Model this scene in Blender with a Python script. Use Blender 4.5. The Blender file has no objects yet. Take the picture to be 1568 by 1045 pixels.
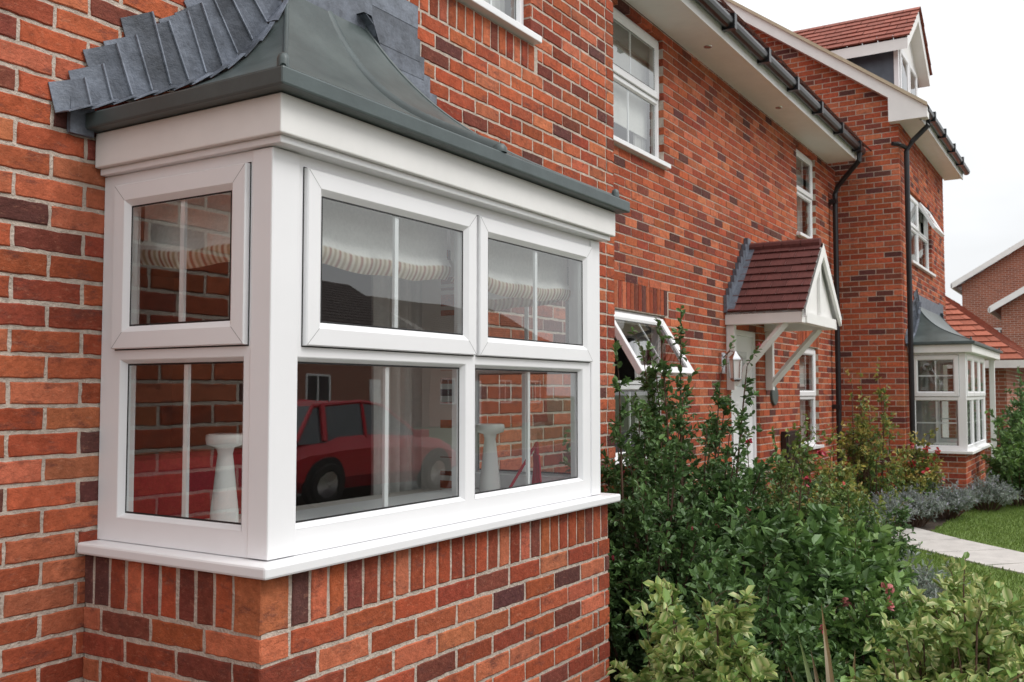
import bpy, math, random
import numpy as np
from mathutils import Vector, Matrix
random.seed(7); rng=np.random.default_rng(7)
ZO=1.6; ZG=-1.6; ZB=-0.635
scn=bpy.context.scene
X=Vector((1,0,0));Y=Vector((0,1,0));Z=Vector((0,0,1))

# ---------------------------------------------------------------- materials
def newmat(name):
    m=bpy.data.materials.new(name); m.use_nodes=True
    nt=m.node_tree; b=nt.nodes['Principled BSDF']; return m,nt,b
def L(nt,a,b): nt.links.new(a,b)
def mat(name,col,rough=.5,nscale=8,namt=.1,bump=0,bscale=60,metal=0,spec=.5,col2=None):
    m,nt,b=newmat(name)
    b.inputs['Roughness'].default_value=rough; b.inputs['Metallic'].default_value=metal
    b.inputs['Specular IOR Level'].default_value=spec
    tc=nt.nodes.new('ShaderNodeTexCoord')
    n=nt.nodes.new('ShaderNodeTexNoise'); n.inputs['Scale'].default_value=nscale; n.inputs['Detail'].default_value=4; n.inputs['Roughness'].default_value=.65
    L(nt,tc.outputs['Object'],n.inputs['Vector'])
    r=nt.nodes.new('ShaderNodeValToRGB'); r.color_ramp.elements[0].position=.3; r.color_ramp.elements[1].position=.7
    c2=col2 or [c*(1+namt) for c in col]
    r.color_ramp.elements[0].color=(*[c*(1-namt) for c in col],1); r.color_ramp.elements[1].color=(*c2,1)
    L(nt,n.outputs['Fac'],r.inputs['Fac']); L(nt,r.outputs['Color'],b.inputs['Base Color'])
    if bump:
        n2=nt.nodes.new('ShaderNodeTexNoise'); n2.inputs['Scale'].default_value=bscale; n2.inputs['Detail'].default_value=3
        L(nt,tc.outputs['Object'],n2.inputs['Vector'])
        bp=nt.nodes.new('ShaderNodeBump'); bp.inputs['Strength'].default_value=bump; bp.inputs['Distance'].default_value=.01
        L(nt,n2.outputs['Fac'],bp.inputs['Height']); L(nt,bp.outputs['Normal'],b.inputs['Normal'])
    return m
def attrmat(name,rough=.6,nscale=20,lo=.8,hi=1.15,bump=0,bscale=80,bdist=.003,transl=0,spec=.4,dark=0,det=4):
    m,nt,b=newmat(name)
    b.inputs['Roughness'].default_value=rough; b.inputs['Specular IOR Level'].default_value=spec
    at=nt.nodes.new('ShaderNodeAttribute'); at.attribute_name='Col'
    tc=nt.nodes.new('ShaderNodeTexCoord')
    out=at.outputs['Color']
    if det:
        n=nt.nodes.new('ShaderNodeTexNoise'); n.inputs['Scale'].default_value=nscale; n.inputs['Detail'].default_value=det; n.inputs['Roughness'].default_value=.7
        L(nt,tc.outputs['Object'],n.inputs['Vector'])
        mr=nt.nodes.new('ShaderNodeMapRange'); mr.inputs['From Min'].default_value=.3; mr.inputs['From Max'].default_value=.7
        mr.inputs['To Min'].default_value=lo; mr.inputs['To Max'].default_value=hi
        L(nt,n.outputs['Fac'],mr.inputs['Value'])
        vm=nt.nodes.new('ShaderNodeVectorMath'); vm.operation='SCALE'
        L(nt,at.outputs['Color'],vm.inputs[0]); L(nt,mr.outputs['Result'],vm.inputs['Scale'])
        out=vm.outputs['Vector']
    if dark:
        n3=nt.nodes.new('ShaderNodeTexNoise'); n3.inputs['Scale'].default_value=8; n3.inputs['Detail'].default_value=6; n3.inputs['Roughness'].default_value=.78
        mp=nt.nodes.new('ShaderNodeMapping'); mp.inputs['Scale'].default_value=(1,1,2.2)
        L(nt,tc.outputs['Object'],mp.inputs['Vector']); L(nt,mp.outputs['Vector'],n3.inputs['Vector'])
        r=nt.nodes.new('ShaderNodeValToRGB'); r.color_ramp.elements[0].position=.53; r.color_ramp.elements[1].position=.68
        r.color_ramp.elements[0].color=(0,0,0,1); r.color_ramp.elements[1].color=(dark,dark,dark,1)
        L(nt,n3.outputs['Fac'],r.inputs['Fac'])
        mx=nt.nodes.new('ShaderNodeMix'); mx.data_type='RGBA'
        L(nt,r.outputs['Color'],mx.inputs['Factor']); L(nt,out,mx.inputs[6]); mx.inputs[7].default_value=(.14,.05,.04,1)
        r4=nt.nodes.new('ShaderNodeValToRGB'); r4.color_ramp.elements[0].position=.56; r4.color_ramp.elements[1].position=.76
        r4.color_ramp.elements[0].color=(0,0,0,1); r4.color_ramp.elements[1].color=(.5,.5,.5,1)
        n4=nt.nodes.new('ShaderNodeTexNoise'); n4.inputs['Scale'].default_value=38; n4.inputs['Detail'].default_value=5; n4.inputs['Roughness'].default_value=.8
        L(nt,mp.outputs['Vector'],n4.inputs['Vector'])
        L(nt,n4.outputs['Fac'],r4.inputs['Fac'])
        mx2=nt.nodes.new('ShaderNodeMix'); mx2.data_type='RGBA'
        L(nt,r4.outputs['Color'],mx2.inputs['Factor']); L(nt,mx.outputs[2],mx2.inputs[6]); mx2.inputs[7].default_value=(.60,.30,.19,1)
        out=mx2.outputs[2]
    L(nt,out,b.inputs['Base Color'])
    if bump:
        n2=nt.nodes.new('ShaderNodeTexNoise'); n2.inputs['Scale'].default_value=bscale; n2.inputs['Detail'].default_value=4; n2.inputs['Roughness'].default_value=.72
        L(nt,tc.outputs['Object'],n2.inputs['Vector'])
        bp=nt.nodes.new('ShaderNodeBump'); bp.inputs['Strength'].default_value=bump; bp.inputs['Distance'].default_value=bdist
        L(nt,n2.outputs['Fac'],bp.inputs['Height']); L(nt,bp.outputs['Normal'],b.inputs['Normal'])
    if transl:
        t=nt.nodes.new('ShaderNodeBsdfTranslucent'); L(nt,out,t.inputs['Color'])
        ms=nt.nodes.new('ShaderNodeMixShader'); ms.inputs[0].default_value=transl
        L(nt,b.outputs[0],ms.inputs[1]); L(nt,t.outputs[0],ms.inputs[2])
        L(nt,ms.outputs[0],nt.nodes['Material Output'].inputs[0])
    return m
M_brick=attrmat('brick',.9,30,.70,1.2,1,70,.006,dark=.85,spec=.15)
M_mortar=mat('mortar',(.53,.45,.38),.95,30,.2,.8,120,spec=.1)
M_upvc=mat('white_upvc',(.84,.84,.85),.32,3,.02,spec=.45)
M_white=mat('white_painted_wood',(.82,.81,.79),.45,5,.04)
M_gasket_shadow=mat('black_gasket_and_sash_shadow',(.012,.012,.013),.5)
M_mitre=mat('mitre_joint_grey',(.38,.38,.38),.6)
M_lead=mat('grey_canopy_roof',(.062,.082,.080),.38,4,.22,.15,18,spec=.5,col2=(.098,.122,.118))
M_trim=mat('grey_canopy_trim',(.07,.092,.092),.42,6,.15,.08,30)
M_flash=attrmat('lead_flashing',.5,14,.6,1.45,.5,30,.008,spec=.5)
M_black=mat('black_gutter_plastic',(.014,.014,.016),.3,5,.1)
M_tile=attrmat('roof_tile',.8,30,.8,1.15,.4,60,.003,spec=.25,det=3)
M_plaster=mat('room_plaster',(.66,.62,.58),.9,3,.05)
M_floor=mat('room_carpet',(.30,.24,.2),.95,30,.2)
M_cloth=attrmat('blind_fabric',.9,80,.93,1.05,0,300,.001,transl=.25,spec=.1,det=2)
M_curt=mat('curtain_fabric',(.75,.73,.70),.9,40,.05)
M_ceramic=mat('white_ceramic',(.80,.79,.77),.25,4,.02)
M_red=mat('red_upholstery',(.50,.018,.045),.8,60,.15,.2,200)
M_carp=mat('red_car_paint',(.52,.02,.035),.2,2,.02)
M_rubber=mat('tyre_rubber',(.02,.02,.02),.85)
M_chrome=mat('alloy_metal',(.6,.6,.62),.25,4,.03,metal=1)
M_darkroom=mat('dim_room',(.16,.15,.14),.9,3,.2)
M_cheek=mat('dormer_cheek_lead',(.09,.11,.14),.5,4,.2)
M_box=mat('meter_box_brown',(.02,.014,.012),.4)
M_sign=mat('house_plaque_slate',(.08,.10,.095),.4)
M_leaf=attrmat('leaf',.42,9,.8,1.2,0,transl=.22,spec=.45,det=0)
M_bark=mat('stem_bark',(.10,.055,.035),.85,40,.3)
M_soil=mat('soil',(.055,.038,.026),.95,6,.5,1,25)
M_ground=mat('ground',(.06,.075,.03),.95,1.5,.35,.6,12)
M_lawn=mat('lawn_grass',(.13,.20,.04),.95,5,.3,1,90)
M_path=mat('path_slabs',(.52,.49,.46),.9,5,.12,.3,60)
M_asph=mat('asphalt',(.05,.05,.052),.9,20,.2,.4,150)
M_kerb=mat('kerb_concrete',(.36,.35,.33),.9,12,.12,.3,60)
def glassmat(base=.07,amp=.93,pw=4.2):
    m=bpy.data.materials.new('window_glass'); m.use_nodes=True; nt=m.node_tree; nt.nodes.clear()
    o=nt.nodes.new('ShaderNodeOutputMaterial'); t=nt.nodes.new('ShaderNodeBsdfTransparent'); t.inputs[0].default_value=(.90,.93,.92,1)
    g=nt.nodes.new('ShaderNodeBsdfGlossy'); g.inputs['Roughness'].default_value=.0
    lw=nt.nodes.new('ShaderNodeLayerWeight'); lw.inputs[0].default_value=.5
    p=nt.nodes.new('ShaderNodeMath'); p.operation='POWER'; p.inputs[1].default_value=pw
    a=nt.nodes.new('ShaderNodeMath'); a.operation='MULTIPLY_ADD'; a.inputs[1].default_value=amp; a.inputs[2].default_value=base
    ms=nt.nodes.new('ShaderNodeMixShader')
    tc=nt.nodes.new('ShaderNodeTexCoord'); n=nt.nodes.new('ShaderNodeTexNoise'); n.inputs['Scale'].default_value=2.2; n.inputs['Detail'].default_value=1
    bp=nt.nodes.new('ShaderNodeBump'); bp.inputs['Strength'].default_value=.3; bp.inputs['Distance'].default_value=.005
    L(nt,tc.outputs['Object'],n.inputs['Vector']); L(nt,n.outputs['Fac'],bp.inputs['Height']); L(nt,bp.outputs[0],g.inputs['Normal'])
    L(nt,lw.outputs['Facing'],p.inputs[0]); L(nt,p.outputs[0],a.inputs[0]); L(nt,a.outputs[0],ms.inputs[0])
    L(nt,t.outputs[0],ms.inputs[1]); L(nt,g.outputs[0],ms.inputs[2]); L(nt,ms.outputs[0],o.inputs[0]); return m
M_glass=glassmat(.17,.83,3.3)
def farbrick():
    m,nt,b=newmat('brick_distant'); b.inputs['Roughness'].default_value=.9
    g=nt.nodes.new('ShaderNodeNewGeometry'); s=nt.nodes.new('ShaderNodeSeparateXYZ'); L(nt,g.outputs['Position'],s.inputs[0])
    a=nt.nodes.new('ShaderNodeMath'); a.operation='ADD'; L(nt,s.outputs[0],a.inputs[0]); L(nt,s.outputs[1],a.inputs[1])
    c=nt.nodes.new('ShaderNodeCombineXYZ'); L(nt,a.outputs[0],c.inputs[0]); L(nt,s.outputs[2],c.inputs[1])
    t=nt.nodes.new('ShaderNodeTexBrick'); t.inputs['Scale'].default_value=1; t.inputs['Brick Width'].default_value=.225; t.inputs['Row Height'].default_value=.075
    t.inputs['Mortar Size'].default_value=.006; t.inputs['Color1'].default_value=(.36,.12,.07,1); t.inputs['Color2'].default_value=(.26,.085,.05,1); t.inputs['Mortar'].default_value=(.45,.38,.33,1)
    L(nt,c.outputs[0],t.inputs['Vector']); L(nt,t.outputs['Color'],b.inputs['Base Color']); return m
M_fbrick=farbrick()

# ---------------------------------------------------------------- mesh builder
def empty(name,loc=(0,0,0)):
    e=bpy.data.objects.new(name,None); scn.collection.objects.link(e); e.location=(loc[0],loc[1],loc[2]); e.empty_display_size=.2; return e
def fr(O,U,N,W=Z): return (Vector(O),Vector(U),Vector(N),Vector(W))
def PT(F,u,d,z): return F[0]+F[1]*u+F[2]*d+F[3]*z
class MB:
    def __init__(s): s.v=[];s.f=[];s.m=[];s.c=[];s.col=(1,1,1)
    def poly(s,pts,m=0,col=None):
        b=len(s.v); s.v+= [tuple(p) for p in pts]; s.c+=[col or s.col]*len(pts); s.f.append(tuple(range(b,b+len(pts)))); s.m.append(m)
    def fbox(s,F,u0,u1,d0,d1,z0,z1,m=0,col=None,back=True):
        b=len(s.v)
        for (u,d,z) in ((u0,d1,z0),(u1,d1,z0),(u1,d1,z1),(u0,d1,z1),(u0,d0,z0),(u1,d0,z0),(u1,d0,z1),(u0,d0,z1)): s.v.append(tuple(PT(F,u,d,z)))
        s.c+=[col or s.col]*8
        fs=[(0,1,2,3),(1,5,6,2),(4,0,3,7),(3,2,6,7),(4,5,1,0)]
        if back: fs.append((5,4,7,6))
        for f in fs: s.f.append(tuple(b+i for i in f)); s.m.append(m)
    def box(s,x0,x1,y0,y1,z0,z1,m=0,col=None): s.fbox(FW,x0,x1,-y1,-y0,z0,z1,m,col)
    def ring(s,F,u0,u1,z0,z1,prof,m=0):
        b=len(s.v)
        for (w,d) in prof:
            for (u,z) in ((u0+w,z0+w),(u1-w,z0+w),(u1-w,z1-w),(u0+w,z1-w)): s.v.append(tuple(PT(F,u,d,z)))
        s.c+=[s.col]*(4*len(prof))
        for i in range(len(prof)-1):
            for j in range(4):
                k=(j+1)%4; s.f.append((b+4*i+j,b+4*i+k,b+4*i+4+k,b+4*i+4+j)); s.m.append(m)
    def slab(s,F,u0,u1,z0,z1,holes,d0,d1,m=0,back=True,sides=True):
        us=sorted({u0,u1,*[max(u0,min(u1,h[i])) for h in holes for i in (0,1)]}); zs=sorted({z0,z1,*[max(z0,min(z1,h[i])) for h in holes for i in (2,3)]})
        for i in range(len(us)-1):
            for j in range(len(zs)-1):
                cu=(us[i]+us[i+1])/2; cz=(zs[j]+zs[j+1])/2
                if any(h[0]<cu<h[1] and h[2]<cz<h[3] for h in holes): continue
                for d in ((d1,d0) if back else (d1,)):
                    s.poly([PT(F,us[i],d,zs[j]),PT(F,us[i+1],d,zs[j]),PT(F,us[i+1],d,zs[j+1]),PT(F,us[i],d,zs[j+1])],m)
        for (a,b_,c,e) in ([(u0,u1,z0,z1)] if sides else [])+[tuple(h) for h in holes]:
            s.ring(F,a,b_,c,e,[(0,d0),(0,d1)],m)
    def tube(s,path,r,n=8,m=0,taper=1,col=None,cap=True):
        b=len(s.v); k=len(path); path=[Vector(p) for p in path]
        for i,p in enumerate(path):
            t=(path[min(i+1,k-1)]-path[max(i-1,0)]).normalized()
            a=t.cross(Z); 
            if a.length<.05: a=t.cross(X)
            a.normalize(); c=t.cross(a); rr=r*(1+(taper-1)*i/max(1,k-1))
            for j in range(n):
                th=2*math.pi*j/n; s.v.append(tuple(p+a*math.cos(th)*rr+c*math.sin(th)*rr))
        s.c+=[col or s.col]*(n*k)
        for i in range(k-1):
            for j in range(n):
                q=(j+1)%n; s.f.append((b+i*n+j,b+i*n+q,b+i*n+n+q,b+i*n+n+j)); s.m.append(m)
        if cap:
            s.f.append(tuple(b+j for j in range(n))); s.m.append(m); s.f.append(tuple(b+(k-1)*n+j for j in range(n))); s.m.append(m)
    def lathe(s,c,prof,n=24,m=0,axis='Z'):
        b=len(s.v)
        for (r,h) in prof:
            for j in range(n):
                th=2*math.pi*j/n
                if axis=='Z': p=(c[0]+r*math.cos(th),c[1]+r*math.sin(th),c[2]+h)
                else: p=(c[0]+r*math.cos(th),c[1]+h,c[2]+r*math.sin(th))
                s.v.append(p)
        s.c+=[s.col]*(n*len(prof))
        for i in range(len(prof)-1):
            for j in range(n):
                q=(j+1)%n; s.f.append((b+i*n+j,b+i*n+q,b+i*n+n+q,b+i*n+n+j)); s.m.append(m)
    def grid(s,fn,nu,nv,m=0,colfn=None):
        b=len(s.v)
        for i in range(nu+1):
            for j in range(nv+1):
                s.v.append(tuple(fn(i/nu,j/nv))); s.c.append(colfn(i/nu,j/nv) if colfn else s.col)
        for i in range(nu):
            for j in range(nv):
                a=b+i*(nv+1)+j; s.f.append((a,a+nv+1,a+nv+2,a+1)); s.m.append(m)
    def build(s,name,mats,parent=None,smooth=False,bevel=0,attr=False,fix=False,solid=0):
        me=bpy.data.meshes.new(name); V=np.array(s.v,dtype=np.float64); V[:,2]+=ZO
        me.from_pydata(V.tolist(),[],s.f)
        for m in mats: me.materials.append(m)
        me.polygons.foreach_set('material_index',s.m)
        if smooth: me.polygons.foreach_set('use_smooth',[True]*len(s.f))
        if attr:
            a=me.color_attributes.new('Col','FLOAT_COLOR','POINT'); C=np.ones((len(s.v),4),dtype=np.float32); C[:,:3]=np.array(s.c)[:,:3]; a.data.foreach_set('color',C.ravel())
        me.update()
        if fix:
            import bmesh
            bm=bmesh.new(); bm.from_mesh(me); bmesh.ops.recalc_face_normals(bm,faces=bm.faces); bm.to_mesh(me); bm.free()
        ob=bpy.data.objects.new(name,me); scn.collection.objects.link(ob)
        if parent: ob.parent=parent
        if bevel:
            bv=ob.modifiers.new('bevel','BEVEL'); bv.width=bevel; bv.segments=2; bv.limit_method='ANGLE'
        if solid:
            so=ob.modifiers.new('solid','SOLIDIFY'); so.thickness=solid
        return ob
FW=fr((0,0,0),X,-Y)

# ---------------------------------------------------------------- bricks
PAL=[((.44,.108,.050),.24),((.37,.085,.040),.23),((.50,.150,.075),.17),((.30,.065,.036),.13),((.46,.130,.068),.08),((.125,.048,.042),.065),((.21,.058,.040),.085)]
def bcol():
    r=random.random(); a=0
    for c,w in PAL:
        a+=w
        if r<=a: break
    k=random.uniform(.80,1.18); return tuple(x*k*random.uniform(.93,1.07) for x in c)
def one_brick(mb,F,a,b,z0,z1,near,depth=.1):
    col=bcol(); dj=random.uniform(-.0018,.0018)
    if not near:
        mb.fbox(F,a,b,-depth,dj,z0,z1,0,col,back=False); return
    w=b-a; nl=max(2,int(w/.024)); o=[]; ns=3
    for i in range(nl): o.append((a+w*i/nl,z0))
    for i in range(ns): o.append((b,z0+(z1-z0)*i/ns))
    for i in range(nl): o.append((b-w*i/nl,z1))
    for i in range(ns): o.append((a,z1-(z1-z0)*i/ns))
    j=.0019; tilt=random.uniform(-.0012,.0012)
    o=[(u+random.uniform(-j,j),z+random.uniform(-j,j)+tilt*(u-a)/w) for u,z in o]
    n=len(o); base=len(mb.v)
    for (u,z) in o: mb.v.append(tuple(PT(F,u,-depth,z)))
    for (u,z) in o: mb.v.append(tuple(PT(F,u,dj-.0035,z)))
    for (u,z) in o:
        uu=u+.004*(1 if u<a+.004 else -1 if u>b-.004 else 0); zz=z+.0035*(1 if z<z0+.004 else -1 if z>z1-.004 else 0)
        mb.v.append(tuple(PT(F,uu,dj,zz)))
    mb.c+=[col]*(3*n)
    for r in range(2):
        for i in range(n):
            k=(i+1)%n; mb.f.append((base+r*n+i,base+r*n+k,base+r*n+n+k,base+r*n+n+i)); mb.m.append(0)
    mb.f.append(tuple(base+2*n+i for i in range(n))); mb.m.append(0)
BH=.063; BL=.213
def brick_wall(name,F,u0,u1,z0,z1,parent,holes=(),bholes=(),par=0,sc=False,ec=False,near=True,gable=None,soldiers=(),epar=0):
    mb=MB(); k=math.floor((z0-ZB)/.075)
    while ZB+k*.075<z1-.01:
        za=ZB+k*.075; zm=za+.0325; zt=za+BH
        s=u0; e=u1
        if sc and k%2!=par: s=u0+.1125
        if ec and k%2!=epar: e=u1-.1125
        if gable and zm>gable[1]:
            hw=gable[2]-(zt-gable[1])/gable[3]
            if hw<=0: break
            s=max(s,gable[0]-hw); e=min(e,gable[0]+hw)
        iv=[(s,e)]
        for h in list(holes)+list(bholes):
            if h[2]<zm<h[3]:
                nv=[]
                for (a,b) in iv:
                    if h[1]<=a or h[0]>=b: nv.append((a,b)); continue
                    if h[0]>a: nv.append((a,h[0]))
                    if h[1]<b: nv.append((h[1],b))
                iv=nv
        base=u0+(.1125 if k%2!=par else 0)
        for (a,b) in iv:
            m=math.floor((a-base)/.225)
            while base+m*.225<b:
                p=max(a,base+m*.225); q=min(b,base+m*.225+BL)
                if q-p>.018: one_brick(mb,F,p,q,max(za,z0),min(zt,z1),near)
                m+=1
        k+=1
    for (a,b,zz0,zz1,first) in soldiers:
        u=a
        if first>0: one_brick(mb,F,u,u+first,zz0,zz1,near); u+=first+.012
        elif first<0: u+=.1125
        while u<b-.03:
            one_brick(mb,F,u,min(b,u+BH),zz0,zz1,near); u+=.075
    mb.build(name+'_bricks',[M_brick],parent,attr=True)
    mo=MB(); zt=gable[1] if gable else z1
    mo.slab(F,u0+.005,u1-.005,z0,zt,[(h[0]-.003,h[1]+.003,h[2]-.003,h[3]+.003) for h in holes],-.1,-.0042,0,back=False,sides=False)
    if gable: mo.poly([PT(F,gable[0]-gable[2],-.0042,zt),PT(F,gable[0]+gable[2],-.0042,zt),PT(F,gable[0],-.0042,zt+gable[2]*gable[3])])
    mo.build(name+'_mortar',[M_mortar],parent)

# ---------------------------------------------------------------- windows
def window(name,F,u0,u1,z0,z1,cells,parent,thick=.06):
    mb=MB(); holes=[]
    def mitre(G,a,b,e,g,w0,w1,d):
        h=.0007
        for (cu,cz,su,sz) in ((a,e,1,1),(b,e,-1,1),(b,g,-1,-1),(a,g,1,-1)):
            mb.poly([PT(G,cu+su*(w0-h),d,cz+sz*(w0+h)),PT(G,cu+su*(w0+h),d,cz+sz*(w0-h)),PT(G,cu+su*(w1+h),d,cz+sz*(w1-h)),PT(G,cu+su*(w1-h),d,cz+sz*(w1+h))],2)
    for c in cells:
        a,b,e,g=c['r']
        holes.append((a-.014,b+.014,e-.014,g+.014) if c['k']=='fixed' else (a+.03,b-.03,e+.03,g-.03))
    mb.slab(F,u0,u1,z0,z1,holes,-thick,0,0)
    gl=MB()
    for c in cells:
        a,b,e,g=c['r']
        if c['k']=='fixed':
            mb.ring(F,a-.014,b+.014,e-.014,g+.014,[(0,.0008),(.003,-.001),(.0135,-.019)],0)
            G=F; ga,gb,ge,gg=a,b,e,g; dg=-.02
            mb.ring(G,ga,gb,ge,gg,[(-.002,dg+.0006),(.005,dg+.0006)],1)
        else:
            G=F; 
            if c.get('open'):
                th=math.radians(c['open']); h=PT(F,0,.02,g)
                W2=(F[3]*math.cos(th)-F[2]*math.sin(th)); N2=(F[2]*math.cos(th)+F[3]*math.sin(th))
                G=(h-W2*g,F[1],N2,W2)
            mb.ring(G,a,b,e,g,[(0,-.03 if c.get('open') else .001),(0,.014),(.003,.018),(.050,.018),(.053,.016),(.066,.004),(.066,-.03)] if c.get('open') else [(0,.001),(0,.014),(.003,.018),(.050,.018),(.053,.016),(.068,.004),(.068,-.02)],0)
            mitre(G,a,b,e,g,.003,.050,.0183)
            mb.ring(F,a-.004,b+.004,e-.004,g+.004,[(0,.0012),(.006,.0012)],1)  # black ring paints the shadow line between sash and frame, no seal here
            ga,gb,ge,gg=a+.068,b-.068,e+.068,g-.068; dg=.003
            mb.ring(G,ga,gb,ge,gg,[(-.002,dg+.0012),(.005,dg+.0012)],1)
        gl.poly([PT(G,ga-.001,dg,ge-.001),PT(G,gb+.001,dg,ge-.001),PT(G,gb+.001,dg,gg+.001),PT(G,ga-.001,dg,gg+.001)])
        for u in c.get('v',()): mb.fbox(G,u-.009,u+.009,dg-.014,dg-.004,ge,gg,0)
        for z in c.get('h',()): mb.fbox(G,ga,gb,dg-.0135,dg-.0045,z-.009,z+.009,0)
    mb.build(name+'_frame',[M_upvc,M_gasket_shadow,M_mitre],parent); gl.build(name+'_glass',[M_glass],parent)
def std_window(name,F,u0,u1,z0,z1,parent,zs=None,cols=1,open_=0,hb=False,room=True,sill=True,bl=.5):
    zs=zs if zs is not None else (z0+z1)/2
    G=(F[0]-F[2]*.045,F[1],F[2],F[3]); w=(u1-u0)/cols; cells=[]
    for i in range(cols):
        a=u0+i*w; b=a+w; m=(a+b)/2
        cells.append(dict(r=(a+.03,b-.03,zs+.01,z1-.03),k='sash',v=(m,),h=(((zs+z1)/2,) if hb else ()),open=open_ if i==cols-1 else 0))
        cells.append(dict(r=(a+.05,b-.05,z0+.06,zs-.04),k='fixed',v=(m,),h=(((zs+z0)/2,) if hb else ())))
    window(name,G,u0+.002,u1-.002,z0+.002,z1-.002,cells,parent)
    if sill:
        s=MB(); s.fbox(G,u0-.04,u1+.04,-.02,.095,z0-.035,z0+.003); s.build(name+'_sill',[M_upvc],parent,bevel=.004,fix=True)
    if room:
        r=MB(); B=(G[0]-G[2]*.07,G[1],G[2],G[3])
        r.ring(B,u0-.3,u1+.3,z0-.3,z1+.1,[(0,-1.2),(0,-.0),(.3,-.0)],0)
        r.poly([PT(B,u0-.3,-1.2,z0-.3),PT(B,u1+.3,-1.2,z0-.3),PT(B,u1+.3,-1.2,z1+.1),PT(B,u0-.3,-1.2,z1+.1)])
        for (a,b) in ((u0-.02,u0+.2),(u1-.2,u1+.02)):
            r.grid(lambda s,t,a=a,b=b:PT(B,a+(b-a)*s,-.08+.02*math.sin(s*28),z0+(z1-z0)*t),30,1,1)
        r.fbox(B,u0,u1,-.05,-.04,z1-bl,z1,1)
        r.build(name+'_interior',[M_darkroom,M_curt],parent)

def tiles(mb,P00,P10,P01,P11,rows,cols,col,th=.018,var=.15):
    P00,P10,P01,P11=map(Vector,(P00,P10,P01,P11)); n=(P10-P00).cross(P01-P00)
    if n.z<0: n=-n
    n.normalize()
    def bl(u,v): return (P00*(1-u)+P10*u)*(1-v)+(P01*(1-u)+P11*u)*v
    for r in range(rows):
        v0=r/rows; v1=(r+1)/rows; off=.5 if r%2 else 0
        for c in range(-1 if off else 0,cols):
            a=max(0,(c+off)/cols+.0012); b=min(1,(c+1+off)/cols-.0012)
            if b-a<.001: continue
            k=1+random.uniform(-var,var); cc=tuple(x*k for x in col); t=th*random.uniform(.85,1.15)
            p=[bl(a,v0)+n*t,bl(b,v0)+n*t,bl(b,min(1,v1+.1/rows))+n*.002,bl(a,min(1,v1+.1/rows))+n*.002]
            mb.poly(p,0,cc); q=[bl(a,v0)-n*.002,bl(b,v0)-n*.002,p[1],p[0]]; mb.poly(q,0,tuple(x*.8 for x in cc))

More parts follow.
